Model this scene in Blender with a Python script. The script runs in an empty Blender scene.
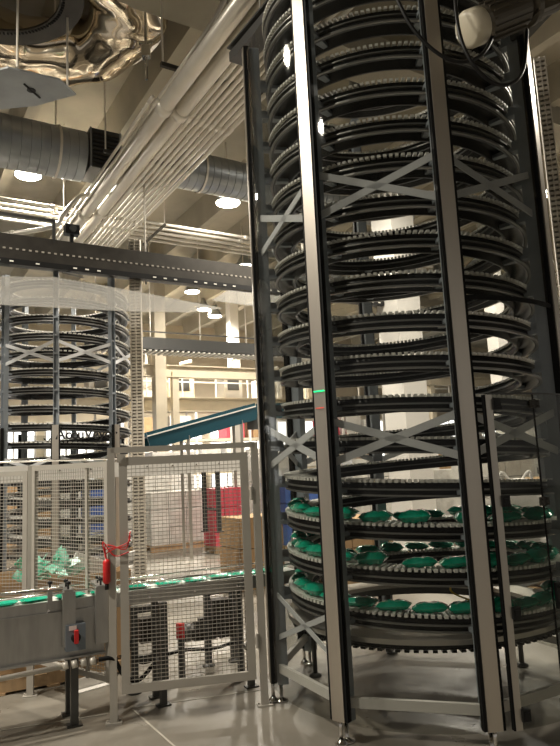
import bpy, math, random
from mathutils import Vector, Matrix, noise
random.seed(7)
sc = bpy.context.scene
col = sc.collection
# ------------------------------------------------------------------ camera
FPX = 645.0; PITCH = math.radians(8.07); ROLL = math.radians(-2.8)
EYE = Vector((0, 0, 1.7))
FW = Vector((0, math.cos(PITCH), math.sin(PITCH)))
_r0 = Vector((1, 0, 0)); _u0 = _r0.cross(FW)
RT = _r0*math.cos(ROLL) + _u0*math.sin(ROLL)
UP = _u0*math.cos(ROLL) - _r0*math.sin(ROLL)
cam_d = bpy.data.cameras.new('camera'); cam = bpy.data.objects.new('camera', cam_d); col.objects.link(cam)
cam_d.sensor_fit = 'HORIZONTAL'; cam_d.sensor_width = 36; cam_d.lens = 36*FPX/560
cam_d.clip_start = 0.05; cam_d.clip_end = 200
m = Matrix((RT, UP, -FW)).transposed().to_4x4(); m.translation = EYE
cam.matrix_world = m
sc.camera = cam
# ------------------------------------------------------------------ world and exposure
w = bpy.data.worlds.new('hall_ambient'); sc.world = w; w.use_nodes = True
bg = w.node_tree.nodes['Background']; bg.inputs[0].default_value = (1.0, 0.93, 0.83, 1); bg.inputs[1].default_value = 0.2
vs = sc.view_settings
vs.view_transform = 'Standard'; vs.look = 'None'; vs.gamma = 1.0; vs.use_curve_mapping = False; vs.exposure = 0.52
sc.cycles.transparent_max_bounces = 24
sc.cycles.max_bounces = 8
sc.cycles.sample_clamp_indirect = 6
LAMP_W = 270.0
# ------------------------------------------------------------------ helpers
D1 = Vector((-.5225, .8526, 0)); D2 = Vector((.8526, .5225, 0)); Z = Vector((0, 0, 1))
def V(*a): return Vector(a)
def at(px, py, Y):                       # world point seen at a pixel, at world depth Y
    d = FW + RT*((px-280)/FPX) + UP*((373-py)/FPX)
    return EYE + d*(Y/d.y)
def atz(px, py, z):
    d = FW + RT*((px-280)/FPX) + UP*((373-py)/FPX)
    return EYE + d*((z-1.7)/d.z)
def hall(t, s, z): return D1*t + D2*s + Z*z      # hall axes: t away, s across
class MB:
    def __init__(s): s.v = []; s.f = []
    def add(s, vs_, fs):
        n = len(s.v); s.v += [tuple(q) for q in vs_]; s.f += [tuple(i+n for i in q) for q in fs]; return s
    def box(s, c, sx, sy, sz, ax=V(1,0,0), ay=None, az=None):
        ax = ax.normalized(); az = (az or Z).normalized(); ay = (ay or az.cross(ax)).normalized(); c = Vector(c)
        vs_ = [c + ax*(sx/2*i) + ay*(sy/2*j) + az*(sz/2*k) for k in (-1,1) for j in (-1,1) for i in (-1,1)]
        return s.add(vs_, [(0,2,3,1),(4,5,7,6),(0,1,5,4),(2,6,7,3),(0,4,6,2),(1,3,7,5)])
    def bar(s, a, b, wd, ht, up=None):
        a = Vector(a); b = Vector(b); d = (b-a); L = d.length; d.normalize()
        u = Vector(up) if up else (Z if abs(d.z) < .9 else V(0,1,0))
        sd = d.cross(u).normalized(); u = sd.cross(d).normalized()
        return s.box((a+b)/2, L, wd, ht, ax=d, ay=sd, az=u)
    def tube(s, pts, r, n=8, caps=True):
        pts = [Vector(p) for p in pts]; rings = []
        rr = r if isinstance(r, (list, tuple)) else [r]*len(pts)
        pu = None
        for i, p in enumerate(pts):
            d = (pts[min(i+1, len(pts)-1)] - pts[max(i-1, 0)]).normalized()
            if pu is None: pu = (Z if abs(d.z) < .9 else V(1,0,0))
            sd = d.cross(pu).normalized(); pu = sd.cross(d).normalized()
            rings.append([p + (sd*math.cos(2*math.pi*k/n) + pu*math.sin(2*math.pi*k/n))*rr[i] for k in range(n)])
        vs_ = [q for g in rings for q in g]; fs = []
        for i in range(len(pts)-1):
            for k in range(n):
                fs.append((i*n+k, i*n+(k+1)%n, (i+1)*n+(k+1)%n, (i+1)*n+k))
        if caps: fs += [tuple(range(n-1, -1, -1)), tuple((len(pts)-1)*n+k for k in range(n))]
        return s.add(vs_, fs)
    def lathe(s, prof, o, n=24, ax=None):      # prof: (r, h) along axis
        o = Vector(o); ax = (ax or Z).normalized()
        e1 = ax.orthogonal().normalized(); e2 = ax.cross(e1)
        vs_ = [o + ax*h + (e1*math.cos(2*math.pi*k/n) + e2*math.sin(2*math.pi*k/n))*r for r, h in prof for k in range(n)]
        fs = [(i*n+k, i*n+(k+1)%n, (i+1)*n+(k+1)%n, (i+1)*n+k) for i in range(len(prof)-1) for k in range(n)]
        return s.add(vs_, fs)
    def prism(s, poly, d):                     # poly: 3d points, extruded by d
        n = len(poly); d = Vector(d); poly = [Vector(p) for p in poly]
        return s.add(poly + [p+d for p in poly], [tuple(range(n-1,-1,-1)), tuple(range(n, 2*n))] + [(i, (i+1)%n, n+(i+1)%n, n+i) for i in range(n)])
    def mesh(s, name, mat, smooth=False):
        me = bpy.data.meshes.new(name); me.from_pydata(s.v, [], s.f); me.update()
        if mat: me.materials.append(mat)
        if smooth: me.polygons.foreach_set('use_smooth', [True]*len(me.polygons))
        return me
    def build(s, name, mat, parent=None, smooth=False, loc=None, rz=0):
        return put(name, s.mesh(name, mat, smooth), parent, loc, rz)
def put(name, me, parent=None, loc=None, rz=0):
    o = bpy.data.objects.new(name, me); col.objects.link(o)
    if loc is not None: o.location = loc
    o.rotation_euler.z = rz
    if parent is not None:
        o.parent = parent
        M = parent.matrix_basis.copy()
        if parent.parent is not None: M = parent.parent.matrix_basis @ parent.matrix_parent_inverse @ M
        o.matrix_parent_inverse = M.inverted()
    return o
def tag(o, label=None, cat=None, group=None, kind=None):
    if label: o['label'] = label
    if cat: o['category'] = cat
    if group: o['group'] = group
    if kind: o['kind'] = kind
    return o
def thing(name, loc, label, cat, group=None):
    o = bpy.data.objects.new(name, None); col.objects.link(o); o.location = loc; o.empty_display_size = .1
    return tag(o, label, cat, group)
def stuff(o): o['kind'] = 'stuff'; return o
def struct(o): o['kind'] = 'structure'; return o
def bez(pts, n=10):                            # smooth curve through points (Catmull-Rom)
    pts = [Vector(p) for p in pts]; P = [pts[0]*2-pts[1]] + pts + [pts[-1]*2-pts[-2]]; out = []
    for i in range(1, len(P)-2):
        for k in range(n):
            t = k/n; a, b, c, d = P[i-1:i+3]
            out.append(.5*((2*b) + (c-a)*t + (2*a-5*b+4*c-d)*t*t + (3*b-a-3*c+d)*t**3))
    return out + [pts[-1]]
# ------------------------------------------------------------------ materials
def mat(name, c, rough=.5, metal=0., noise_amt=0., scale=8., c2=None, bump=0., spec=.5, stretch=None, emit=None, coat=0.):
    M_ = bpy.data.materials.new(name); M_.use_nodes = True; nt = M_.node_tree; b = nt.nodes['Principled BSDF']
    b.inputs['Base Color'].default_value = (*c, 1); b.inputs['Roughness'].default_value = rough
    b.inputs['Metallic'].default_value = metal; b.inputs['Specular IOR Level'].default_value = spec
    b.inputs['Coat Weight'].default_value = coat
    if emit:
        b.inputs['Emission Color'].default_value = (*emit[0], 1); b.inputs['Emission Strength'].default_value = emit[1]
    if noise_amt or bump:
        tc = nt.nodes.new('ShaderNodeTexCoord'); mp = nt.nodes.new('ShaderNodeMapping'); nz = nt.nodes.new('ShaderNodeTexNoise')
        nt.links.new(tc.outputs['Object'], mp.inputs[0]); nt.links.new(mp.outputs[0], nz.inputs[0])
        if stretch: mp.inputs['Scale'].default_value = stretch
        nz.inputs['Scale'].default_value = scale; nz.inputs['Detail'].default_value = 5
        if noise_amt:
            mx = nt.nodes.new('ShaderNodeMix'); mx.data_type = 'RGBA'
            c2 = c2 or tuple(max(0, q*(1-noise_amt)) for q in c)
            mx.inputs[6].default_value = (*c, 1); mx.inputs[7].default_value = (*c2, 1)
            rp = nt.nodes.new('ShaderNodeMapRange'); rp.inputs[1].default_value = .35; rp.inputs[2].default_value = .65
            nt.links.new(nz.outputs[0], rp.inputs[0]); nt.links.new(rp.outputs[0], mx.inputs[0]); nt.links.new(mx.outputs[2], b.inputs['Base Color'])
        if bump:
            bp = nt.nodes.new('ShaderNodeBump'); bp.inputs['Strength'].default_value = bump; bp.inputs['Distance'].default_value = .01
            nt.links.new(nz.outputs[0], bp.inputs['Height']); nt.links.new(bp.outputs[0], b.inputs['Normal'])
    return M_
def clear(name, tint, r0, haze, gloss=.9):
    """thin clear plastic: Schlick reflection over straight-through transmission"""
    M_ = bpy.data.materials.new(name); M_.use_nodes = True; nt = M_.node_tree; nt.nodes.clear()
    out = nt.nodes.new('ShaderNodeOutputMaterial'); tr = nt.nodes.new('ShaderNodeBsdfTransparent'); gl = nt.nodes.new('ShaderNodeBsdfGlossy')
    df = nt.nodes.new('ShaderNodeBsdfDiffuse'); lw = nt.nodes.new('ShaderNodeLayerWeight'); m1 = nt.nodes.new('ShaderNodeMixShader'); m2 = nt.nodes.new('ShaderNodeMixShader')
    pw = nt.nodes.new('ShaderNodeMath'); pw.operation = 'POWER'; pw.inputs[1].default_value = 5
    ma = nt.nodes.new('ShaderNodeMath'); ma.operation = 'MULTIPLY_ADD'; ma.inputs[1].default_value = .35; ma.inputs[2].default_value = r0
    lw.inputs[0].default_value = .5
    tr.inputs[0].default_value = (*tint, 1); gl.inputs['Roughness'].default_value = .03; gl.inputs[0].default_value = (gloss, gloss, gloss, 1)
    df.inputs[0].default_value = (.75, .75, .72, 1); m1.inputs[0].default_value = haze
    nt.links.new(tr.outputs[0], m1.inputs[1]); nt.links.new(df.outputs[0], m1.inputs[2])
    nt.links.new(lw.outputs['Facing'], pw.inputs[0]); nt.links.new(pw.outputs[0], ma.inputs[0]); nt.links.new(ma.outputs[0], m2.inputs[0])
    nt.links.new(m1.outputs[0], m2.inputs[1]); nt.links.new(gl.outputs[0], m2.inputs[2])
    nt.links.new(m2.outputs[0], out.inputs[0]); return M_
STEEL = mat('brushed_stainless', (.64, .59, .52), .38, 1, .18, 3, stretch=(1, 1, .15))
STEEL2 = mat('stainless_panel', (.42, .41, .39), .38, .9, .15, 4, stretch=(6, 1, 1))
ALU = mat('anodised_aluminium', (.55, .52, .47), .35, .8)
CHROME = mat('chrome', (.7, .68, .65), .12, 1)
GALV = mat('galvanised_duct', (.36, .38, .39), .38, .75, .2, 2.5)
CONDUIT = mat('conduit_steel', (.74, .70, .62), .36, .35, .12, 2)
PAINT = mat('blue_grey_paint', (.29, .32, .35), .42, .1, .1, 5)
BRACE = mat('pale_grey_paint', (.70, .71, .72), .45, .1)
BLACK = mat('black_rubber', (.008, .008, .008), .6, spec=.15)
BLACKP = mat('black_plastic', (.010, .010, .010), .4, spec=.3)
TRACK = mat('charcoal_track', (.010, .010, .010), .36, 0, .3, 9, spec=.3)
RAIL = mat('rail_strip', (.26, .255, .24), .36, .6)
SLAT = mat('pale_slat_plastic', (.84, .82, .76), .42)
FENCE = mat('beige_grey_powder_coat', (.44, .41, .36), .5, .05, .06, 6)
WIRE = mat('wire_mesh_paint', (.42, .39, .34), .5, .1)
CONC = mat('ceiling_concrete', (.47, .43, .34), .85, 0, .22, 1.2)
CONC2 = mat('girder_concrete', (.38, .35, .28), .85, 0, .2, 1.5)
WHITE = mat('white_paint', (.78, .75, .70), .55, 0, .06, 2)
BEIGE = mat('beige_paint', (.62, .55, .42), .55, 0, .1, 2)
DARKM = mat('dark_bronze_metal', (.055, .050, .043), .42, .5, .25, 5)
DARKG = mat('dark_grey_metal', (.075, .075, .072), .4, .5)
CARD = mat('cardboard', (.42, .27, .14), .8, 0, .12, 6)
WOOD = mat('pallet_wood', (.50, .34, .19), .75, 0, .25, 4, stretch=(1, 8, 1))
GREEN = mat('green_film', (.0, .30, .17), .22, 0, .35, 14, c2=(.02, .42, .27), coat=.3)
RED = mat('red_plastic', (.62, .02, .02), .35)
PINK = mat('red_carton', (.60, .07, .10), .5)
TEAL = mat('teal_paint', (.005, .055, .08), .4, .1)
BLUE = mat('blue_crate', (.05, .11, .35), .45)
YEL = mat('yellow_reflection_tone', (.72, .45, .03), .45)
BELT = mat('pale_belt', (.72, .72, .68), .5)
FOIL = mat('polished_foil', (.76, .66, .52), .10, 1, 0, 2.2, bump=.25)
SACK = mat('white_fabric', (.80, .76, .73), .7, 0, .08, 7, bump=.3)
WRAP = mat('stretch_wrap', (.62, .60, .55), .3, 0, .25, 6)
INK = mat('black_lettering', (.012, .012, .012), .5)
REFLG = mat('green_reflection', (.0, .3, .05), .4, emit=((.0, 1, .25), 1.6))  # glow imitates a green reflection on post A
REFLR = mat('red_reflection', (.4, .03, .02), .4, emit=((1, .08, .04), .5))  # glow imitates a red reflection on post A
GLASS = clear('clear_panel', (.82, .825, .815), .010, .001)
GLASSD = clear('smoked_door_panel', (.82, .83, .81), .018, .010)
SHEET = clear('plastic_drip_sheet', (.80, .78, .75), .05, .22)
LENS = mat('lamp_lens', (.9, .88, .8), .4, emit=((1, .93, .80), 22))
DAY = mat('daylight_pane', (.9, .9, .9), .3, emit=((1, .99, .96), 2.2))
def floor_mat():
    M_ = mat('polished_concrete', (.235, .215, .18), .34, 0, 1, .9, c2=(.155, .14, .115)); nt = M_.node_tree; b = nt.nodes['Principled BSDF']
    tc = nt.nodes.new('ShaderNodeTexCoord'); n2 = nt.nodes.new('ShaderNodeTexNoise'); n2.inputs['Scale'].default_value = 3.5; n2.inputs['Detail'].default_value = 7
    nt.links.new(tc.outputs['Object'], n2.inputs[0]); mr = nt.nodes.new('ShaderNodeMapRange')
    mr.inputs[1].default_value = .3; mr.inputs[2].default_value = .7; mr.inputs[3].default_value = .26; mr.inputs[4].default_value = .48
    nt.links.new(n2.outputs[0], mr.inputs[0]); nt.links.new(mr.outputs[0], b.inputs['Roughness']); return M_
FLOORM = floor_mat()
JOINT = mat('joint_sealant', (.42, .39, .33), .7)
# ------------------------------------------------------------------ setting
CEIL = 8.2; TW = 27.0
fl = struct(MB().box((3, 15, -.1), 60, 60, .2).build('floor', FLOORM)); tag(fl, 'polished grey concrete floor of the factory hall', 'floor')
for a, b in ((atz(133, 708, 0), atz(262, 690, 0)), (atz(133, 710, 0), atz(190, 760, 0)), (atz(108, 714, 0), atz(-60, 740, 0))):
    MB().bar(a+Z*.001, b+Z*.001, .012, .004).build('floor_joint', JOINT, fl)
ce = struct(MB().box((3, 15, CEIL+.15), 60, 60, .3).build('ceiling', CONC)); tag(ce, 'beige precast concrete ceiling slab', 'ceiling')
for i in range(-9, 15):                                   # precast ribs along the hall
    s = i*1.55+.3; c = hall(11, s, 0)
    poly = [c - D1*19 + D2*q + Z*h for q, h in ((-.17, CEIL), (.17, CEIL), (.09, CEIL-.62), (-.09, CEIL-.62))]
    MB().prism(poly, D1*34).build('ceiling_rib', CONC, ce)
for t in (6.6, 17.5):                                     # cross girders
    MB().bar(hall(t, -16, CEIL-.75), hall(t, 24, CEIL-.75), .6, .35).build('girder', CONC2, ce)
wl = struct(MB().bar(hall(TW+.15, -24, CEIL/2), hall(TW+.15, 40, CEIL/2), .3, CEIL).build('wall_far', BEIGE)); tag(wl, 'far beige wall of the hall with a band of bright windows', 'wall')
for i in range(12):
    s = -9+i*3.6
    wd = struct(MB().bar(hall(TW-.02, s, 2.3), hall(TW-.02, s+3.2, 2.3), .04, 3.0).build('window_%d' % (i+1), DAY)); tag(wd, 'bright daylight window in the far wall, number %s from the left' % ('one two three four five six seven eight nine ten eleven twelve'.split()[i]), 'window')
    for k in range(5): MB().bar(hall(TW-.07, s+k*.8, .8), hall(TW-.07, s+k*.8, 3.8), .06, .06).build('mullion', WHITE, wd)
    for z in (.8, 2.4, 3.8): MB().bar(hall(TW-.07, s, z), hall(TW-.07, s+3.2, z), .06, .07).build('window_rail', WHITE, wd)
def soffit(p):                                            # underside of slab, rib or girder above a point
    t, q = p.dot(D1), p.dot(D2)
    if min(abs(t-6.6), abs(t-17.5)) < .34: return CEIL-.925
    d = abs((q-.3)/1.55-round((q-.3)/1.55))*1.55
    return CEIL-.62 if d < .11 else (CEIL-.35 if d < .19 else CEIL)
def column(name, p, sz, z1, m_, label):
    o = thing(name, (p.x, p.y, 0), label, 'column')
    MB().box((p.x, p.y, z1/2), sz, sz, z1, ax=D2).build('shaft', m_, o)
    MB().box((p.x, p.y, .04), sz+.12, sz+.12, .08, ax=D2).build('base_plate', m_, o)
    return o
p = at(398, 300, 12); column('concrete_column', p, .57, CEIL, WHITE, 'square white column standing behind the near spiral conveyor')
p = at(160, 420, 19); column('steel_column', p, .34, CEIL, BEIGE, 'pale steel column left of the teal incline conveyor')
p = at(100, 420, 21.8); column('steel_column', p, .34, CEIL, BEIGE, 'pale steel column seen through the rear spiral conveyor')
p = at(236, 420, 23.5); column('steel_column', p, .34, CEIL, WHITE, 'white steel column behind the teal incline conveyor')
p = at(505, 420, 16); column('steel_column', p, .34, CEIL, WHITE, 'white steel column seen between the right hand guard posts')
# ------------------------------------------------------------------ spiral conveyors
PIT = .272; RO_, RI_ = 1.0, .83
TH0 = math.radians(150); ZB = .558
def hz(th, z0=ZB):                                         # height of the slats at turn angle th (clockwise rise)
    return z0 + PIT*th/(2*math.pi)
def turn_band(prof, seg=72, start=0.0):
    b = MB(); n = len(prof); N = int(seg*(1-start))
    for i in range(N+1):
        q = (i/seg+start)*2*math.pi; a = TH0-q
        for r, h in prof: b.v.append((r*math.cos(a), r*math.sin(a), h+PIT*q/(2*math.pi)))
    for i in range(N):
        for k in range(n):
            k2 = (k+1) % n; b.f.append((i*n+k, i*n+k2, (i+1)*n+k2, (i+1)*n+k))
    b.f.append(tuple(range(n))); b.f.append(tuple(N*n+k for k in range(n-1, -1, -1)))
    return b
BODY = [(.845, -.018), (.845, -.04), (.838, -.105), (.86, -.105), (.862, -.05), (.965, -.05), (.968, -.105), (.996, -.105), (.985, -.045), (.985, -.018)]
RAIL_O = [(.985, -.056), (1.006, -.056), (1.006, -.066), (.985, -.066)]
body_me = turn_band(BODY).mesh('tier_body', TRACK, True); body_lo = turn_band(BODY, start=.42).mesh('tier_body', TRACK, True)
rail_me = turn_band(RAIL_O).mesh('rail', RAIL); rail_lo = turn_band(RAIL_O, start=.42).mesh('rail', RAIL)
RAIL_B = [(.985, -.094), (1.002, -.094), (1.002, -.106), (.985, -.106)]
rail3_me = turn_band(RAIL_B).mesh('rail', RAIL); rail3_lo = turn_band(RAIL_B, start=.42).mesh('rail', RAIL)
RAIL_I = [(.826, -.056), (.845, -.056), (.845, -.066), (.826, -.066)]
rail2_me = turn_band(RAIL_I).mesh('rail', RAIL); rail2_lo = turn_band(RAIL_I, start=.42).mesh('rail', RAIL)
def slat_mesh(n, fill, start=0):
    b = MB()
    for i in range(int(n*start), n):
        q = (i+.5)/n*2*math.pi; a = TH0-q; z = PIT*q/(2*math.pi)
        e = V(math.cos(a), math.sin(a), 0); t_ = V(math.sin(a), -math.cos(a), PIT/(2*math.pi*.92)).normalized()
        b.box(e*.922+Z*(z-.009), .178, 2*math.pi*.99/n*fill, .018, ax=e, ay=t_, az=e.cross(t_))
    return b.mesh('slat_chain', SLAT)
slat_me = slat_mesh(156, .56); slat_lo = slat_mesh(90, .6); slat_part = slat_mesh(156, .56, .42)
# frame parts
def angle_bracket():
    b = MB(); b.prism([V(1.09, -.036, -.062), V(1.0, -.036, -.062), V(.86, -.02, -.062), V(.86, .02, -.062), V(1.0, .036, -.062), V(1.09, .036, -.062)], V(0, 0, -.028))
    b.box((1.05, 0, -.045), .09, .012, .08); return b.mesh('bracket', PAINT)
brk_me = angle_bracket()
def post_mesh(z1):
    b = MB()                                              # C profile opening outward
    b.box((1.062, 0, z1/2+.06), .012, .075, z1-.12); 
    for s in (-1, 1): b.box((1.10, s*.034, z1/2+.06), .07, .009, z1-.12)
    return b
def polar(c, r, a, z): return V(c.x+r*math.cos(a), c.y+r*math.sin(a), z)
def spiral(name, C, turns, phase, label, detail, z0=ZB, post_top=5.15):
    o = thing(name, (C.x, C.y, 0), label, 'conveyor')
    for k in range(turns):
        loc = (C.x, C.y, z0+k*PIT)
        t_ = put('conveyor_tier', body_lo if k == 0 else body_me, o, loc)
        s = put('slat_chain', (slat_part if k == 0 else slat_me) if detail else slat_lo, t_, loc); stuff(s)
        put('guide_rail', rail3_lo if k == 0 else rail3_me, t_, loc)
        put('guide_rail', rail_lo if k == 0 else rail_me, t_, loc)
        if detail: put('guide_rail', rail2_lo if k == 0 else rail2_me, t_, loc)
    pm = post_mesh(post_top).mesh('post', PAINT)
    for k in range(8):
        a = phase+k*math.pi/4
        put('frame_post', pm, o, (C.x, C.y, 0), a)
        ft = MB(); f0 = polar(C, 1.11, a, 0); ft.lathe([(0, 0), (.05, 0), (.05, .012), (.018, .022), (.013, .03), (.013, .13), (0, .13)], f0, 12).build('levelling_foot', CHROME, o, True)
        if detail:
            for j in range(turns+1):
                q = (TH0-a) % (2*math.pi); z = z0+PIT*q/(2*math.pi)+PIT*(j-0)
                if z < post_top-.05 and j < turns: put('bracket', brk_me, o, (C.x, C.y, z), a)
        else:
            b = MB()
            for j in range(turns):
                q = (TH0-a) % (2*math.pi); z = z0+PIT*q/(2*math.pi)+PIT*j
                if z < post_top: b.box(polar(C, 1.05, a, z-.07), .15, .05, .03, ax=V(math.cos(a), math.sin(a), 0))
            stuff(b.build('bracket_row', PAINT, o))
        a2 = a+math.pi/4
        def br(za, zb, wd=.05): MB().bar(polar(C, 1.11, a+.03, za), polar(C, 1.11, a2-.03, zb), .008, wd, up=None).build('cross_brace', BRACE, o)
        for lo, hi in ((1.70, 1.96), (3.37, 3.66)): br(lo, hi); br(hi, lo)
        if k in (0, 4): br(.45, .75, .036); br(.75, .45, .036)
        MB().bar(polar(C, 1.11, a+.03, .235), polar(C, 1.11, a2-.03, .235), .03, .06).build('kick_rail', WHITE, o)
    # base ring under the lowest tier
    MB().lathe([(.80, .575), (1.03, .575), (1.03, .605), (.80, .605), (.80, .575)], (C.x, C.y, 0), 72).build('base_ring', ALU, o)
    b = MB(); b.lathe([(.845, .54), (.99, .54), (.99, .575), (.845, .575), (.845, .54)], (C.x, C.y, 0), 72)
    for i in range(110):
        a = 2*math.pi*i/110; b.box(polar(C, .92, a, .532), .16, .03, .016, ax=V(math.cos(a), math.sin(a), 0))
    stuff(b.build('base_track', TRACK, o)); b = MB(); b.lathe([(.80, .52), (.82, .52), (.82, .575), (.80, .575), (.80, .52)], (C.x, C.y, 0), 72); b.build('base_flange', DARKG, o)
    for a in (math.radians(25), math.radians(98), math.radians(155)):
        f0 = polar(C, .92, a, 0)
        g = MB(); g.tube([f0+Z*.02, f0+Z*.54], .02, 10); g.lathe([(0, 0), (.05, 0), (.05, .015), (.02, .03)], f0, 12); g.build('base_leg', DARKG, o, True)
    return o
C1 = V(1.0, 5.1, 0); PH1 = math.radians(186)
sp1 = spiral('spiral_conveyor', C1, 18, PH1, 'tall dark spiral conveyor in the foreground behind clear curved guard panels', True)
C2 = V(-3.49, 10.4, 0); PH2 = math.radians(191.5)
sp2 = spiral('spiral_conveyor', C2, 15, PH2, 'smaller looking rear spiral conveyor standing beyond the wire mesh fence', False, z0=.655, post_top=4.75)
def pane_mesh(C, a0, a1, r0, r1, z0, z1, n=14):
    """curved pane; outer, inner and edge faces keep their own vertices so each shades smoothly"""
    b = MB(); A = [a0+(a1-a0)*i/n for i in range(n+1)]
    for r, flip in ((r1, False), (r0, True)):
        b.add([polar(C, r, q, z) for q in A for z in (z0, z1)], [((2*i, 2*i+2, 2*i+3, 2*i+1) if not flip else (2*i, 2*i+1, 2*i+3, 2*i+2)) for i in range(n)])
    for z, flip in ((z1, False), (z0, True)):
        b.add([polar(C, r, q, z) for q in A for r in (r0, r1)], [((2*i, 2*i+1, 2*i+3, 2*i+2) if flip else (2*i, 2*i+2, 2*i+3, 2*i+1)) for i in range(n)])
    for q in (a0, a1): b.add([polar(C, r0, q, z0), polar(C, r1, q, z0), polar(C, r1, q, z1), polar(C, r0, q, z1)], [(0, 1, 2, 3)])
    return b
# ------------------------------------------------------------------ guard around the near spiral
def guard(name, C, phase, label, z_top, clad_top, joints, faces, door_face=None):
    g = thing(name, (C.x, C.y, 0), label, 'guard')
    for k in range(8):
        a = phase+k*math.pi/4; e = V(math.cos(a), math.sin(a), 0); t_ = V(-math.sin(a), math.cos(a), 0)
        MB().box(polar(C, 1.1625, a, (z_top+.14)/2), .043, .128, z_top-.14, ax=e, ay=t_).build('gasket_strip', BLACK, g)
        pl = MB().box(polar(C, 1.188, a, (clad_top+.14)/2), .008, .090, clad_top-.14, ax=e, ay=t_)
        pl = pl.build('cover_plate', STEEL, g)
        st = MB(); f0 = polar(C, 1.17, a, 0); st.tube([f0+Z*.03, f0+Z*.16], .013, 8); st.lathe([(0, 0), (.04, 0), (.04, .012), (.015, .035)], f0, 12); st.build('guard_foot', CHROME, g, True)
        if k in faces:
            for z0, z1 in zip(joints[:-1], joints[1:]):
                if k == door_face and z0 < 1: continue
                pane_mesh(C, a+.045, a+math.pi/4-.045, 1.166, 1.172, z0, z1).build('clear_panel', GLASS, g, True)
    return g
g1 = guard('spiral_guard', C1, PH1, 'clear curved guard with stainless posts surrounding the near spiral conveyor', 5.15, 5.15, (.13, 2.68, 5.05), (0, 1, 2, 3, 4, 7), 2)
g2 = guard('spiral_guard', C2, PH2, 'low clear guard with lettered panels around the rear spiral conveyor', 2.42, 2.42, (.13, 2.40), ())
# panel joint strips of the near guard
def arc_strip(C, a0, a1, r, z, h, name, m_, g, th=.012):
    b = MB(); n = 12; vs_ = []
    for i in range(n+1):
        q = a0+(a1-a0)*i/n
        vs_ += [polar(C, r, q, z-h/2), polar(C, r+th, q, z-h/2), polar(C, r+th, q, z+h/2), polar(C, r, q, z+h/2)]
    fs = [(i*4+j, i*4+(j+1) % 4, (i+1)*4+(j+1) % 4, (i+1)*4+j) for i in range(n) for j in range(4)] + [(3, 2, 1, 0), (n*4, n*4+1, n*4+2, n*4+3)]
    b.add(vs_, fs); return b.build(name, m_, g)
a2 = PH1+2*math.pi/4
arc_strip(C1, a2+.04, a2+math.pi/4-.04, 1.165, 2.68, .03, 'panel_joint', BLACK, g1)
# coloured reflections on post A, imitated by thin glowing strips
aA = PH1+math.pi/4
MB().box(polar(C1, 1.198, aA, 2.16), .006, .08, .006, ax=V(math.cos(aA), math.sin(aA), 0)).build('reflection_streak', REFLG, g1)
MB().box(polar(C1, 1.198, aA, 2.05), .006, .06, .004, ax=V(math.cos(aA), math.sin(aA), 0)).build('reflection_streak', REFLR, g1)
# ------------------------------------------------------------------ hinged guard door right of post B
def door():
    a0 = a2+.112; a1 = a2+math.pi/4-.05
    d = thing('guard_door', polar(C1, 1.18, a0, .14), 'clear hinged door with aluminium stile and black clamps at the right edge', 'door')
    e = V(math.cos(a0), math.sin(a0), 0); t_ = V(-math.sin(a0), math.cos(a0), 0)
    s0 = polar(C1, 1.195, a0, 1.10)
    MB().box(s0, .035, .042, 1.92, ax=e, ay=t_).build('stile', ALU, d)
    MB().box(s0-t_*.026, .03, .010, 1.92, ax=e, ay=t_).build('gasket', BLACK, d)
    MB().box(polar(C1, 1.195, a1, 1.10), .035, .042, 1.92, ax=V(math.cos(a1), math.sin(a1), 0)).build('stile', ALU, d)
    am = a0+.285
    for q0, q1 in ((a0+.02, am-.004), (am+.004, a1-.015)):
        pane_mesh(C1, q0, q1, 1.197, 1.203, .14, 2.06, 8).build('door_pane', GLASSD, d, True)
    MB().box(polar(C1, 1.2, am, 1.1), .010, .006, 1.92, ax=V(math.cos(am), math.sin(am), 0)).build('pane_seam', BLACK, d)
    arc_strip(C1, a0, a1, 1.196, 2.066, .010, 'top_edge', DARKG, d)
    for z in (2.0, 1.42, .78, .22):
        c = MB(); c.box(polar(C1, 1.214, a0+.036, z), .03, .052, .066, ax=e, ay=t_); c.box(polar(C1, 1.228, a0+.036, z), .015, .03, .035, ax=e, ay=t_); c.build('clamp', BLACKP, d)
    em = V(math.cos(am), math.sin(am), 0); tm = V(-math.sin(am), math.cos(am), 0)
    for z in (2.0, 1.40, .24):
        c = MB(); pz = polar(C1, 1.21, am, z)
        for s in (-1, 1):
            c.box(pz+tm*s*.022, .016, .03, .05, ax=em, ay=tm)
            for s2 in (-1, 1): c.lathe([(0, .012), (.007, .012), (.007, 0)], pz+tm*s*.022+Z*s2*.014+em*.004, 8, em)
        c.tube([pz-Z*.03, pz+Z*.03], .009, 8); c.build('hinge', DARKM, d)
    h = MB(); pz = polar(C1, 1.215, am+.03, .84)
    h.box(pz, .02, .05, .15, ax=em, ay=tm); hb = h.build('latch', BLACKP, d)
    k = MB(); k.tube(bez([pz+em*.01+Z*.05, pz+em*.05+Z*.045, pz+em*.055, pz+em*.05-Z*.045, pz+em*.01-Z*.05], 6), .009, 8); k.build('handle', BLACKP, hb, True)
    return d
door()
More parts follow.
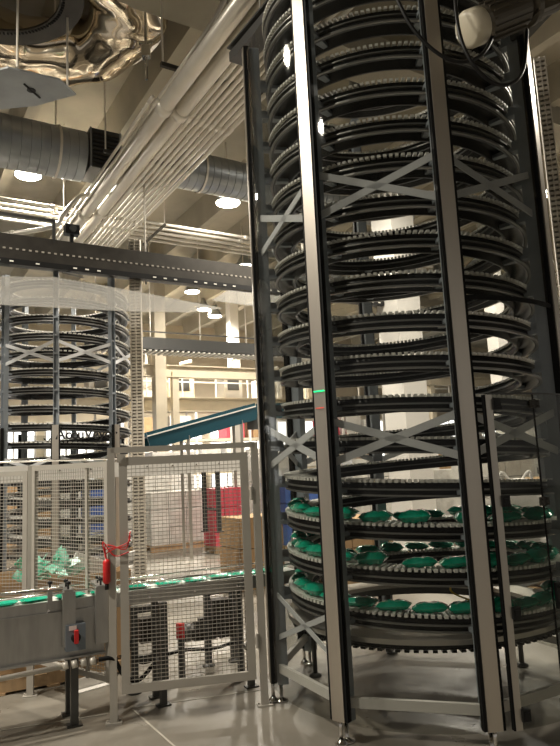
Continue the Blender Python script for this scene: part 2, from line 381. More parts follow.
# ------------------------------------------------------------------ lettered panel on the rear guard
def lettering(text, size, M4, parent, name='lettering'):
    cu = bpy.data.curves.new(name, 'FONT'); cu.body = text; cu.size = size; cu.extrude = .003; cu.offset = .004; cu.align_x = 'CENTER'; cu.align_y = 'CENTER'
    tmp = bpy.data.objects.new(name, cu); me = bpy.data.meshes.new_from_object(tmp); bpy.data.objects.remove(tmp)
    me.transform(M4); me.materials.clear(); me.materials.append(INK); return put(name, me, parent)
k1 = PH2+math.pi/4
def chord_panel(a, g, out):
    pa, pb = polar(C2, 1.17, a+.05, 0), polar(C2, 1.17, a+math.pi/4-.05, 0)
    mid = (pa+pb)/2; ax = (pb-pa).normalized()
    o = MB().bar(pa+Z*1.28, pb+Z*1.28, .006, 2.24).build('lettered_panel', GLASS, g)
    nrm = ax.cross(Z)
    R = Matrix((ax, Z, nrm)).transposed().to_4x4(); R.translation = mid+nrm*.008+Z*2.275
    lettering('AccuVeyor', .20, R, o)
    return o
for kk in range(8): chord_panel(PH2+kk*math.pi/4, g2, True) if kk in (2, 6) else None
# ------------------------------------------------------------------ wire mesh fence and gate
P0, P1, P2 = V(-2.08, 5.35, 0), V(-1.256, 4.715, 0), V(-.224, 4.913, 0)
def mesh_panel(a, b, z0, z1, name, parent, fr=.04, pitch=(.030, .0265), wr=.0028):
    """frame of four bars and a wire infill between floor points a and b"""
    d = (b-a).normalized(); L = (b-a).length
    for q in (fr/2, L-fr/2):
        pt = a+d*q; MB().box(pt+Z*(z0+z1)/2, fr, .03, z1-z0, ax=d).build('stile', FENCE, parent)
    for z in (z0+fr/2, z1-fr/2): MB().bar(a+d*fr+Z*z, b-d*fr+Z*z, .03, fr).build('rail', FENCE, parent)
    w_ = MB(); n = int((L-2*fr)/pitch[0]); nn = int((z1-z0-2*fr)/pitch[1])
    for i in range(1, n): 
        pt = a+d*(fr+(L-2*fr)*i/n); w_.box(pt+Z*(z0+z1)/2, wr, wr, z1-z0-2*fr+.01, ax=d)
    for i in range(1, nn):
        z = z0+fr+(z1-z0-2*fr)*i/nn; w_.bar(a+d*(fr-.005)+Z*z+d.cross(Z)*wr, b-d*(fr-.005)+Z*z+d.cross(Z)*wr, wr, wr*1.5)
    stuff(w_.build('wire_infill', WIRE, parent))
def post(p, z1, parent, sz=.05):
    MB().box(p+Z*z1/2, sz, sz, z1-.004, ax=(P2-P1).normalized()).build('post', FENCE, parent)
    b = MB(); b.box(p+Z*.005, .11, .075, .01, ax=(P2-P1).normalized())
    for s in (-1, 1): b.lathe([(.009, 0), (.009, .012), (0, .012)], p+(P2-P1).normalized()*s*.042+Z*.01, 8)
    b.build('foot_plate', FENCE, parent)
fn = thing('mesh_fence', P0, 'beige grey wire mesh fence panels left of the gate with the red tag', 'fence')
PL = P0 + (V(-1.0, .18, 0))*1.6
dd = (P1-P0).normalized()
mesh_panel(P0+dd*.03, P1-dd*.03, .26, 1.785, 'p', fn); post(P0, 1.79, fn)
MB().box(P0.lerp(P1, .72)+Z*1.0, .03, .02, 1.5, ax=dd).build('stiffener', FENCE, fn)
d0 = (P0-PL).normalized(); mesh_panel(PL, P0-d0*.03, .26, 1.75, 'p', fn); post(PL, 1.76, fn)
gp = thing('gate_frame', P1, 'beige grey steel gate frame of two posts and a header', 'gate frame')
post(P1, 1.88, gp); post(P2, 1.88, gp)
MB().bar(P1+Z*1.86, P2+Z*1.86, .05, .04).build('header', FENCE, gp)
gt = thing('mesh_gate', P1, 'wire mesh gate leaf in beige grey frame hung between two posts', 'gate')
gd = (P2-P1).normalized(); gn = gd.cross(Z)
mesh_panel(P1+gd*.055+gn*.008, P2-gd*.055+gn*.008, .185, 1.805, 'p', gt, fr=.058)
for z in (1.77,):
    b = MB(); b.box(P1+gd*.075+Z*1.8+gn*.03, .06, .012, .06, ax=gd); b.lathe([(.016, 0), (.016, .012), (0, .012)], P1+gd*.075+Z*1.8+gn*.036, 10, gn); b.build('corner_plate', FENCE, gt)
for z in (.45, 1.5):
    b = MB(); b.tube([P2-gd*.04+Z*(z-.05)+gn*.03, P2-gd*.04+Z*(z+.05)+gn*.03], .012, 8); b.box(P2-gd*.04+Z*z+gn*.02, .07, .008, .05, ax=gd); b.build('hinge', FENCE, gt)
# red tag with cord round the gate post
rt = thing('lockout_tag', P1+Z*1.0, 'small red plastic lockout tag hanging by red cord on the gate post', 'tag')
tc_ = P1-gd*.035+gn*.045
b = MB(); b.lathe([(0, -.085), (.018, -.085), (.026, -.07), (.026, .06), (.02, .075), (0, .085)], tc_+Z*1.02, 12); bb = b.build('tag_body', RED, rt, True)
MB().lathe([(0, -.03), (.014, -.03), (.014, .01), (0, .01)], tc_+Z*.925, 10).build('cap', BLACKP, rt, True)
b = MB()
for q in range(3):
    dz = .03*q
    b.tube(bez([tc_+Z*1.10, P1-gd*.045+gn*.03+Z*(1.13+dz), P1+gd*.0+gn*.04+Z*(1.16+dz*.5), P1+gd*.10+gn*.06+Z*(1.20-dz*.6), P1+gd*.13+gn*.03+Z*(1.22+dz)], 6), .0045, 6)
b.tube(bez([tc_+Z*1.10, P1-gd*.06+gn*.035+Z*1.22, P1+gd*.02+gn*.045+Z*1.12, P1+gd*.12+gn*.05+Z*1.14], 6), .0045, 6)
b.build('cord', RED, rt, True)
# ------------------------------------------------------------------ infeed conveyor
def flat_conveyor(name, a, b, wd, z, label, side_h, side_m, belt_m, leg_s, leg_m, rails=True, cat='conveyor'):
    o = thing(name, (a.x, a.y, 0), label, cat); d = (b-a).normalized(); n = d.cross(Z); L = (b-a).length
    MB().bar(a+Z*(z-.02), b+Z*(z-.02), wd-.02, .04).build('belt', belt_m, o)
    for s in (-1, 1):
        sp = MB().bar(a+n*s*wd/2+Z*(z-side_h/2+.012), b+n*s*wd/2+Z*(z-side_h/2+.012), .012, side_h).build('side_panel', side_m, o)
        k = int(L/.35)
        bt = MB()
        for i in range(k): bt.lathe([(.010, 0), (.010, .008), (0, .010)], a+d*(.2+i*.35)+n*s*(wd/2+.006)+Z*(z-.05), 8, n*s)
        stuff(bt.build('bolt_row', CHROME, sp))
        if rails:
            g = MB(); g.tube([a+n*s*(wd/2-.005)+Z*(z+.06), b+n*s*(wd/2-.005)+Z*(z+.06)], .007, 8); g.build('guide_rail', CHROME, o, True)
    for q in leg_s:
        for s in (-1, 1):
            p_ = a+d*q+n*s*(wd/2-.03); g = MB(); g.box(p_+Z*(z-.1)/2, .045, .045, z-.12, ax=d); g.box(p_+Z*.006, .1, .07, .012, ax=d); g.build('leg', leg_m, o)
        MB().bar(a+d*q+n*(wd/2-.03)+Z*.28, a+d*q-n*(wd/2-.03)+Z*.28, .03, .03).build('cross_member', leg_m, o)
    return o
IA = V(-2.85, 4.18, 0); IB = V(.02, 5.60, 0)
di = (IB-IA).normalized(); ni = di.cross(Z)
inf = flat_conveyor('infeed_conveyor', IA, IB, .26, .83, 'stainless infeed conveyor carrying green packs through the fence to the spiral', .10, STEEL2, BELT, (2.05, 2.75), DARKG)
# deep stainless housing of the near end with brackets, switch box and conduit
h0, h1 = IA, IA+di*1.62
MB().bar(h0+ni*.15+Z*.615, h1+ni*.15+Z*.615, .014, .31).build('housing_panel', STEEL2, inf)
MB().bar(h0-ni*.15+Z*.615, h1-ni*.15+Z*.615, .014, .31).build('housing_panel', STEEL2, inf)
MB().bar(h0+ni*.17+Z*.462, h1+ni*.17+Z*.462, .05, .012).build('bottom_flange', STEEL2, inf)
for q in (.62, 1.42):
    for s in (-1, 1):
        g = MB(); pp = IA+di*q+ni*s*.12; g.box(pp+Z*.24, .05, .05, .47, ax=di); g.box(pp+Z*.006, .1, .08, .012, ax=di); g.build('leg', DARKG, inf)
def infeed_q(px, py, z):                      # distance along the infeed for a pixel
    return (atz(px, py, z)-IA).dot(di)
for px, hh in ((58, .36), (92, .38)):
    q = infeed_q(px, 590, .83); pp = IA+di*q+ni*.185
    b = MB(); b.box(pp+Z*.72, .085, .05, hh, ax=di); b.box(pp-ni*.13+Z*.905, .06, .30, .022, ax=di, ay=ni); br_ = b.build('guide_bracket', STEEL2, inf)
    for s in (0, 1):
        k = MB(); kk = pp-ni*(.02+.11*s)+Z*.915; k.lathe([(.008, 0), (.008, .03), (.018, .032), (.018, .05), (0, .055)], kk, 8); k.build('clamp_knob', BLACKP, br_, True)
for px in (40,):
    q = infeed_q(px, 590, .83); pp = IA+di*q+ni*.16
    b = MB(); b.box(pp+Z*.86, .03, .03, .13, ax=di); b.box(pp-ni*.03+Z*.93, .08, .09, .02, ax=di); b.build('guide_bracket', STEEL2, inf)
    k = MB(); k.lathe([(.008, 0), (.008, .03), (.018, .032), (.018, .05), (0, .055)], pp+Z*.93, 8); k.build('clamp_knob', BLACKP, inf, True)
MB().tube([IA+ni*.20+Z*.965, IA+di*(infeed_q(52, 590, .83))+ni*.20+Z*.93], .012, 8).build('side_rail', CHROME, inf, True)
sb = thing('switch_box', IA+di*infeed_q(74, 632, .62)+ni*.17+Z*.52, 'grey isolator switch box with red handle on the infeed conveyor side', 'switch box')
sbp = IA+di*infeed_q(74, 632, .62)+ni*.195
MB().box(sbp+Z*.60, .13, .07, .17, ax=di).build('box', mat('switch_box_grey', (.16, .19, .22), .4), sb)
b = MB(); b.lathe([(.032, 0), (.032, .012), (.026, .016), (0, .016)], sbp+ni*.034+Z*.60, 14, ni); b.build('dial', BLACKP, sb, True)
b = MB(); b.box(sbp+ni*.06+Z*.61, .026, .03, .085, ax=di); b.build('handle', RED, sb)
MB().box(sbp+ni*.037+Z*.665+di*(-.02), .05, .003, .03, ax=di).build('rating_plate', WHITE, sb)
# conduit under the housing
cdz = .40
ql = infeed_q(76, 648, .45)
cd = thing('conduit_run', IA+ni*.22+Z*cdz, 'grey conduit pipe with elbow running below the infeed housing', 'conduit')
MB().tube([IA-di*.3+ni*.24+Z*(cdz-.01), IA+di*(ql-.12)+ni*.24+Z*(cdz+.03)], .017, 10).build('pipe', CONDUIT, cd, True)
b = MB()
for k in range(4): b.tube([IA+di*(ql-.14+k*.06)+ni*.24+Z*(cdz+.03), IA+di*(ql-.105+k*.06)+ni*.24+Z*(cdz+.035)], .026, 10)
b.build('coupling', CONDUIT, cd, True)
MB().tube(bez([IA+di*(ql+.1)+ni*.24+Z*(cdz+.035), IA+di*(ql+.2)+ni*.24+Z*(cdz+.02), IA+di*(ql+.27)+ni*.24+Z*(cdz-.10), IA+di*(ql+.38)+ni*.2+Z*(cdz-.16), IA+di*(ql+.52)+ni*.1+Z*(cdz-.1)], 8), .015, 10).build('flexible_hose', BLACK, cd, True)
# machine frame, motor and drives seen through the gate
def gearmotor(name, p, ax, r, L, label, m1=DARKM, m2=BEIGE, up=Z):
    o = thing(name, p, label, 'motor'); ax = ax.normalized()
    b = MB(); b.lathe([(0, 0), (r*.8, 0), (r*.92, L*.05), (r*.92, L*.55), (r*.75, L*.58), (r*.75, L*.62)], p, 24, ax); b.build('motor_housing', m1, o)
    for k in range(16):
        e1 = ax.orthogonal().normalized(); e2 = ax.cross(e1); a = 2*math.pi*k/16; e = e1*math.cos(a)+e2*math.sin(a)
        MB().box(p+ax*L*.3+e*r*.95, L*.46, r*.06, r*.16, ax=ax, ay=ax.cross(e), az=e).build('cooling_fin', m1, o)
    MB().lathe([(0, -L*.15), (r*.70, -L*.15), (r*.88, -L*.135), (r*.95, -L*.11), (r*.95, 0), (0, 0)], p, 24, ax).build('fan_cover', m2, o, True)
    b = MB(); b.lathe([(r*.75, L*.6), (r*1.05, L*.62), (r*1.05, L*.68), (r*.8, L*.7), (r*.85, L), (0, L)], p, 24, ax); b.box(p+ax*L*.82, L*.32, r*1.5, r*1.7, ax=ax); b.build('gearbox', m1, o)
    b = MB(); b.box(p+ax*L*.32+up*r*1.1, L*.28, r*.9, r*.5, ax=ax, az=up); b.build('terminal_box', m1, o)
    return o
gearmotor('gear_motor', at(190, 632, 5.9), V(.9, .3, 0), .08, .42, 'dark gear motor under the infeed conveyor behind the gate', DARKM, DARKG)
for px, py, Y, hh, lab in ((150, 684, 5.35, .62, 'dark machine stand leg frame left of the gear motor behind the gate'), (222, 672, 5.95, .62, 'dark machine stand leg frame right of the gear motor behind the gate')):
    p_ = at(px, py, Y); p_.z = 0; o = thing('machine_stand', p_, lab, 'stand')
    for s in (-1, 1):
        MB().box(p_+di*s*.12+Z*(hh/2+.03), .05, .05, hh, ax=di).build('upright', DARKG, o)
        MB().lathe([(0, 0), (.055, 0), (.055, .014), (.02, .03), (.014, .05), (0, .05)], p_+di*s*.12, 12).build('levelling_foot', DARKG, o, True)
    MB().bar(p_-di*.14+Z*hh, p_+di*.14+Z*hh, .06, .05).build('cross_beam', DARKG, o)
    MB().bar(p_-di*.14+Z*.25, p_+di*.14+Z*.25, .05, .04).build('cross_beam', DARKG, o)
    MB().box(p_+Z*(hh-.16), .16, .12, .18, ax=di).build('drive_box', DARKM, o)
hz_ = at(140, 655, 5.4)
tag(MB().tube(bez([at(128, 640, 5.3), at(140, 662, 5.35), at(165, 655, 5.5), at(185, 650, 5.6), at(215, 648, 5.7), at(240, 640, 5.8)], 8), .014, 8).build('hose', BLACK, None, True), 'black hose slung between the machine stands behind the gate', 'hose')
rb = thing('stop_button', at(181, 630, 5.5), 'red stop button on grey post behind the gate mesh', 'button')
q_ = at(181, 630, 5.5); MB().box(V(q_.x, q_.y, q_.z/2), .05, .05, q_.z).build('stand_post', DARKG, rb); MB().box(q_+V(0, -.03, 0), .06, .05, .12).build('button_box', RED, rb)
# ------------------------------------------------------------------ green packs
def pack_mesh(l, w_, h):
    b = MB(); nx, ny = 8, 5; top = []; 
    for k, sg in ((0, 1), (1, -1)):
        base = len(b.v)
        for i in range(nx+1):
            for j in range(ny+1):
                x = i/nx*2-1; y = j/ny*2-1
                f_ = max(0, (1-x**4))**.6*max(0, (1-y**4))**.6
                pinch = 1-.10*(1-abs(x))**2*0
                b.v.append((x*l/2, y*w_/2*(1-.12*abs(x)**3), h/2+sg*h/2*f_*(1+.18*math.sin(9*x+3*y)*f_)))
        for i in range(nx):
            for j in range(ny):
                q = [base+i*(ny+1)+j, base+(i+1)*(ny+1)+j, base+(i+1)*(ny+1)+j+1, base+i*(ny+1)+j+1]
                b.f.append(tuple(q if sg > 0 else q[::-1]))
    return b.mesh('green_pack', GREEN, True)
packs = [pack_mesh(.215, .13, .065), pack_mesh(.205, .14, .078), pack_mesh(.22, .12, .058)]
flat_packs = [pack_mesh(.20, .13, .035), pack_mesh(.22, .12, .045)]
def pack_on_spiral(q, label, group):
    a = TH0-q; z = ZB+PIT*q/(2*math.pi)
    o = put('green_pack', random.choice(packs), None, (C1.x+.925*math.cos(a), C1.y+.925*math.sin(a), z+.002), a-math.pi/2+random.uniform(-.12, .12))
    o.rotation_euler.y = .047
    tag(o, label, 'pack', group)
for t_, (q0, q1, lab) in enumerate(((.46, 1.0, 'lowest'), (1.0, 2.0, 'second lowest'), (2.0, 3.0, 'third lowest'))):
    q = q0*2*math.pi
    while q < q1*2*math.pi:
        pack_on_spiral(q, 'glossy green film pack lying on the %s tier of the near spiral' % lab, 'green packs on the %s spiral tier' % lab)
        q += random.choice((.235, .24, .245, .25, .255, .33))*(1.0 if t_ < 2 else 1.15)
q = .15
while q < 3.1:
    o = put('green_pack', random.choice(flat_packs), None, IA+di*q+Z*.832+ni*random.uniform(-.03, .03), math.atan2(di.y, di.x)+random.uniform(-.2, .2))
    tag(o, 'glossy green film pack riding on the infeed conveyor belt', 'pack', 'green packs on the infeed belt'); q += random.choice((.2, .22, .24, .3))
# ------------------------------------------------------------------ transfer conveyor behind, carton bin, pallet
TA = atz(-40, 566, .9); TB = atz(300, 520, .9)
flat_conveyor('transfer_conveyor', TA, TB, .34, .9, 'white topped transfer conveyor crossing behind the fence', .16, WHITE, WHITE, (1.2, 3.0), DARKG)
def open_carton(name, c, L, W, H, ax, m_, label, z=0.0):
    o = thing(name, V(c.x, c.y, z), label, 'carton'); ax = ax.normalized(); ay = Z.cross(ax)
    for s in (-1, 1):
        MB().box(V(c.x, c.y, z+H/2)+ay*s*W/2, L, .012, H, ax=ax).build('side', m_, o)
        MB().box(V(c.x, c.y, z+H/2)+ax*s*L/2, .012, W, H, ax=ax).build('end', m_, o)
    MB().box(V(c.x, c.y, z+.008), L, W, .012, ax=ax).build('bottom', m_, o)
    return o
def pallet(c, L, W, ax, label, z=0):
    o = thing('pallet', V(c.x, c.y, z), label, 'pallet'); ax = ax.normalized(); ay = Z.cross(ax); c = V(c.x, c.y, z)
    for s in (-1, 0, 1): MB().box(c+ay*s*(W/2-.05)+Z*.065, L, .09, .09, ax=ax).build('stringer', WOOD, o)
    for k in range(6): MB().box(c+ax*(-L/2+.06+k*(L-.12)/5)+Z*.122, .1, W, .022, ax=ax).build('deck_board', WOOD, o)
    for k in (0, 2, 5): MB().box(c+ax*(-L/2+.06+k*(L-.12)/5)+Z*.011, .1, W, .018, ax=ax).build('bottom_board', WOOD, o)
    return o
pb = atz(70, 672, 0); pc = V(-2.05, 5.95, 0)
pallet(pc, 1.15, .8, di, 'wooden pallet under the open cardboard bin beside the infeed conveyor')
open_carton('cardboard_bin', pc, 1.08, .74, .70, di, CARD, 'large open cardboard bin behind the infeed conveyor holding green scrap', .15)
scr = MB()
for k in range(46):
    p_ = pc+di*random.uniform(-.3, .12)+ni*random.uniform(-.3, .3)+Z*(.80+random.uniform(0, .16)); 
    e = V(random.uniform(-1, 1), random.uniform(-1, 1), random.uniform(-.6, .8)).normalized(); f_ = e.orthogonal().normalized()
    scr.prism([p_, p_+e*.12, p_+e*.11+f_*.08, p_+f_*.07+e*.03], e.cross(f_)*.006)
GR2 = mat('green_scrap_film', (.01, .42, .24), .3, 0, .5, 20, c2=(.35, .62, .5))
tag(scr.build('green_scrap', GR2), 'heap of crumpled green film scrap in the cardboard bin', 'scrap', kind='stuff')
b = MB(); q_ = pc+di*.02+ni*.1+Z*.82
b.prism([q_, q_+di*.1+Z*.20, q_+di*.34+Z*.1, q_+di*.62+Z*.16, q_+di*.60+Z*.08, q_+di*.3-Z*.02], ni*.05); tag(b.build('paper_sheet', WHITE), 'crumpled white paper sheet sticking out of the cardboard bin', 'paper')
# steel angle on the floor
b = MB(); fa, fb = atz(74, 692, 0), atz(106, 683, 0)
b.bar(fa+Z*.045, fb+Z*.045, .008, .09); b.bar(fa+Z*.004+ni*.04, fb+Z*.004+ni*.04, .08, .008)
tag(b.build('angle_rail', WHITE), 'short white steel angle lying on the floor by the pallet', 'rail')
# ------------------------------------------------------------------ overhead conveyor across the rear, drip sheets
def overhead():
    t = 9.2; s0, s1 = -2.2, 8.6
    o = thing('overhead_conveyor', hall(t, s0, 4.3), 'dark overhead conveyor beam crossing above the rear spiral', 'conveyor')
    MB().bar(hall(t, s0, 4.92), hall(t, s1, 4.92), .04, .24).build('side_plate', DARKM, o)
    MB().bar(hall(t+.5, s0, 4.90), hall(t+.5, s1, 4.90), .04, .24).build('side_plate', DARKM, o)
    MB().bar(hall(t-.03, s0, 4.73), hall(t-.03, s1, 4.73), .07, .13).build('lower_channel', DARKM, o)
    MB().bar(hall(t+.25, s0, 4.74), hall(t+.25, s1, 4.74), .48, .04).build('belt_bed', DARKG, o)
    MB().bar(hall(t-.06, s0, 4.62), hall(t-.06, s1, 4.62), .10, .08).build('chain_guard', BLACKP, o)
    b = MB(); n = int((s1-s0)/.085)
    for i in range(n): b.box(hall(t-.035, s0+i*.085, 4.825), .035, .012, .022, ax=D2)
    stuff(b.build('roller_ends', mat('pale_roller_caps', (.36, .33, .28), .5), o))
    b = MB(); n = int((s1-s0)/.17)
    for i in range(n):
        if random.random() < .6: b.box(hall(t-.115, s0+i*.17, 4.62), .05, .012, .018, ax=D2)
    stuff(b.build('chain_pins', SLAT, o))
    for s in (-1.0, 2.2, 5.4):
        MB().bar(hall(t+.1, s-.1, 4.60), hall(t-.25, s+.1, 4.45), .04, .02).build('bracket', RAIL, o)
    for s in (-.5, 1.0, 3.4, 6.4):
        MB().tube([hall(t+.25, s, 4.6), hall(t+.25, s, CEIL)], .014, 8).build('hanger_rod', CONDUIT, o)
    # small handrail frame standing on top
    for s in (1.0, 1.95): MB().box(hall(t, s, 5.17), .04, .04, .34, ax=D2).build('rail_post', DARKG, o)
    MB().bar(hall(t, .98, 5.32), hall(t, 1.97, 5.32), .04, .04).build('top_rail', DARKG, o)
    return o
overhead()
def dripsheet(pts, th, label):
    tag(MB().prism(pts, V(0, 0, -th)).build('drip_sheet', SHEET), label, 'sheet')
dripsheet([at(-20, 276, 8.3), at(55, 277, 8.6), at(135, 291, 9.0), at(222, 308, 9.4), at(190, 312, 9.0), at(130, 311, 8.5), at(-20, 303, 7.9)], .01, 'long translucent plastic drip sheet hung below the overhead conveyor')
dripsheet([at(212, 300, 9.6), at(228, 290, 10.0), at(300, 298, 10.6), at(300, 312, 10.2)], .01, 'short translucent plastic drip sheet end right of the long one')
cam2 = thing('security_camera', hall(9.2, 2.15, 5.05), 'small dark camera box mounted on top of the overhead conveyor', 'camera')
MB().box(hall(9.2, 2.2, 5.22), .2, .14, .14, ax=D2).build('housing', BLACKP, cam2); MB().box(hall(9.2, 2.2, 5.10), .05, .05, .14, ax=D2).build('bracket', BLACKP, cam2)
MB().lathe([(0, 0), (.05, 0), (.05, .06), (0, .06)], hall(9.15, 2.2, 5.22), 12, -D1).build('lens', DARKG, cam2)
# ------------------------------------------------------------------ slotted cable ducts (vertical)
def slotted(p, w_, z1, label, ax):
    o = thing('slotted_cable_duct', V(p.x, p.y, 0), label, 'cable duct')
    c = V(p.x, p.y, 0); ay = Z.cross(ax)
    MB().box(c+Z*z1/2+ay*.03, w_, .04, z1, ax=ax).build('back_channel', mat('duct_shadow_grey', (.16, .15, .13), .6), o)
    b = MB(); n = int(z1/.05)
    for i in range(n): b.box(c+Z*(i+.5)*.05, w_*.80, .06, .03, ax=ax)
    for s in (-1, 1): b.box(c+ax*s*w_*.47+Z*z1/2, w_*.1, .07, z1, ax=ax)
    b.box(c+Z*z1/2-ay*.02, w_*.1, .05, z1, ax=ax)
    stuff(b.build('slotted_cover', mat('pale_duct_plastic', (.52, .47, .39), .5), o)); return o
slotted(at(138, 440, 9.6), .17, 5.25, 'pale slotted vertical cable duct right of the rear spiral', V(1, 0, 0))
slotted(at(557, 215, 5.75), .10, 5.45, 'pale slotted vertical cable duct at the right edge beside the near spiral', V(.95, -.3, 0))
# ------------------------------------------------------------------ duct
def duct():
    t, z, r = 10.0, 6.8, .40
    def seg(name, s0, s1, label, r=.40, z=6.8):
        o = thing(name, hall(t, s0, z-r), label, 'duct')
        n = max(2, int((s1-s0)/.14)); prof = []
        for i in range(n+1):
            h = (s1-s0)*i/n; prof += [(r, h), (r-.010, h+.003), (r-.010, h+.012), (r, h+.015)]
        MB().lathe(prof, hall(t, s0, z), 56, D2).build('spiral_pipe', GALV, o)
        MB().lathe([(0, 0), (r, 0)], hall(t, s0, z), 40, D2).build('end_disc', DARKG, o); MB().lathe([(r, 0), (0, 0)], hall(t, s1+.0, z), 40, D2).build('end_disc', DARKG, o)
        for s in (s0+.6, (s0+s1)/2, s1-.4):
            b = MB(); b.lathe([(r+.016, -.02), (r+.016, .02)], hall(t, s, z), 40, D2); b.tube([hall(t, s, z+r), hall(t, s, CEIL)], .012, 6); b.build('hanger_strap', CONDUIT, o)
        return o
    o1 = seg('spiral_duct', -4.5, 2.55, 'large grey spiral seamed round duct hanging at left below the ceiling')
    o2 = seg('spiral_duct', 4.05, 9.5, 'grey round duct piece between the pipe bundle and the near spiral', .34, 6.95)
    g = thing('duct_grille', hall(t, 2.6, z-.3), 'dark louvred grille box at the end of the round duct', 'grille')
    MB().box(hall(t, 2.86, z+.05), .5, .6, .66, ax=D2).build('box', DARKG, g)
    for k in range(8): MB().box(hall(t-.32, 2.86, z-.2+k*.07), .42, .03, .02, ax=D2).build('louvre', DARKM, g)
    for s in (-1, 1): MB().box(hall(t-.31, 2.86+s*.24, z+.05), .03, .03, .66, ax=D2).build('frame_bar', GALV, g)
    # pale elbow at the second duct end
    e = MB(); e.lathe([(.34, 0), (.36, -.06), (.31, -.16), (.18, -.22), (0, -.24)], hall(t, 4.04, 6.95), 28, D2); tag(e.build('duct_end_cap', mat('pale_cap', (.6, .56, .47), .5), None, True), 'pale rounded end cap on the right hand round duct', 'cap')
duct()
# ------------------------------------------------------------------ pipe bundle along the hall, cross pipes
ZP = 6.3; SC = (ZP-1.7)/(6.9-1.7)
WORDS = 'first second third fourth fifth sixth seventh eighth ninth tenth eleventh twelfth'.split()
def pipe(s, r, z, t0, t1, label, group=None, bend=None, coup=True):
    o = thing('overhead_pipe', hall(t0, s, z-r), label, 'pipe', group)
    pts = [hall(t0, s, z), hall(t1, s, z)]
    if bend: pts = bez(bend, 5) + pts[1:]
    MB().tube(pts, r, 14).build('pipe_run', CONDUIT, o, True)
    if coup:
        for t in (7.2+.15*s % .4, 10.9+(s*7 % .3)):
            if t0 < t < t1: MB().tube([hall(t-.07, s, z), hall(t+.07, s, z)], r*1.22, 14).build('coupling', CONDUIT, o, True)
    return o
offs = [3.285, 3.435]
pipe(3.28*SC, .098, ZP, 1.5, 14.2, 'left one of the two fat pale pipes running diagonally under the ceiling')
pipe(3.54*SC, .095, ZP, 1.5, 14.2, 'right one of the two fat pale pipes running diagonally under the ceiling')
for i, s in enumerate((3.70, 3.80, 3.90, 3.99, 4.09, 4.19, 4.29, 4.40)):
    pipe(s*SC, .030, ZP-.03, 1.5, 14.2, '%s thin conduit to the right of the fat pipe pair' % WORDS[i], None)
s = 3.14*SC
pipe(s, .026, ZP+.02, 6.6, 14.0, 'thin bent conduit just left of the fat pipes, dropping from the ceiling', None, [hall(5.6, s+.55, CEIL), hall(5.75, s+.5, 7.4), hall(6.0, s+.25, 6.75), hall(6.35, s+.03, ZP+.06)])
s = 3.06*SC
pipe(s, .022, ZP+.03, 7.2, 14.0, 'outermost thin conduit on the left side of the pipe bundle', None, None)
for i, t in enumerate((6.6, 8.95, 11.6)):                   # trapeze supports
    o = thing('pipe_trapeze', hall(t, 3.2*SC, ZP-.14), '%s steel trapeze strut carrying the pipe bundle, counted from the front' % WORDS[i], 'hanger')
    MB().bar(hall(t, 2.95*SC, ZP+.125), hall(t, 4.5*SC, ZP+.125), .05, .05).build('strut', DARKM, o)
    for s in (2.98*SC, 4.47*SC): MB().tube([hall(t, s, ZP+.11), hall(t, s, soffit(hall(t, s, 0)))], .012, 8).build('threaded_rod', CONDUIT, o)
for i in range(5):
    t = 11.75+i*.24; o = thing('cross_pipe', hall(t, -6, 6.55), '%s of the thin parallel pipes crossing the hall beyond the round duct' % WORDS[i], 'pipe')
    MB().tube([hall(t, -6, 6.6), hall(t, 12, 6.6)], .032, 12).build('pipe_run', CONDUIT, o, True)
    for s in (-1.5, 2.5, 6.5): MB().tube([hall(t, s-.06, 6.6), hall(t, s+.06, 6.6)], .042, 12).build('coupling', CONDUIT, o, True)
for i, s in enumerate((0.2, 4.6)):
    o = thing('pipe_rack_hanger', hall(12.2, s, 6.5), '%s rack hanger under the thin cross pipes' % ('left' if i == 0 else 'right'), 'hanger')
    MB().bar(hall(11.6, s, 6.545), hall(12.9, s, 6.545), .04, .04).build('strut', DARKM, o)
    for t in (11.63, 12.87): MB().tube([hall(t, s, 6.54), hall(t, s, soffit(hall(t, s, 0)))], .012, 8).build('threaded_rod', CONDUIT, o)
o = thing('bent_pipe', at(0, 232, 9.0), 'curved pale pipe bending upward over the overhead conveyor at left', 'pipe')
MB().tube(bez([at(-30, 236, 9.2), at(10, 234, 9.2), at(55, 226, 9.4), at(63, 215, 9.6), at(78, 198, 10), at(92, 192, 10.4), at(112, 172, 10.6), at(150, 128, 10.6)], 8), .036, 12).build('pipe_run', CONDUIT, o, True)
MB().tube([at(10, 234, 9.2), at(14, 233.6, 9.2)], .05, 12).build('coupling', CONDUIT, o, True)
# cable tray over the near spiral top left
o = thing('cable_tray', atz(243, 46, 5.9), 'dark channel beam running diagonally at the top left of the near spiral', 'beam')
q0, q1 = atz(238, 60, 5.75), atz(330, -45, 5.75)
MB().bar(q0, q1, .20, .10).build('channel', DARKG, o); MB().bar(q0+Z*.09, q1+Z*.09, .24, .02)  .build('flange', DARKG, o)
MB().tube([q0.lerp(q1, .3), q0.lerp(q1, .3)+Z*(CEIL-5.75)], .012, 8).build('hanger_rod', CONDUIT, o)
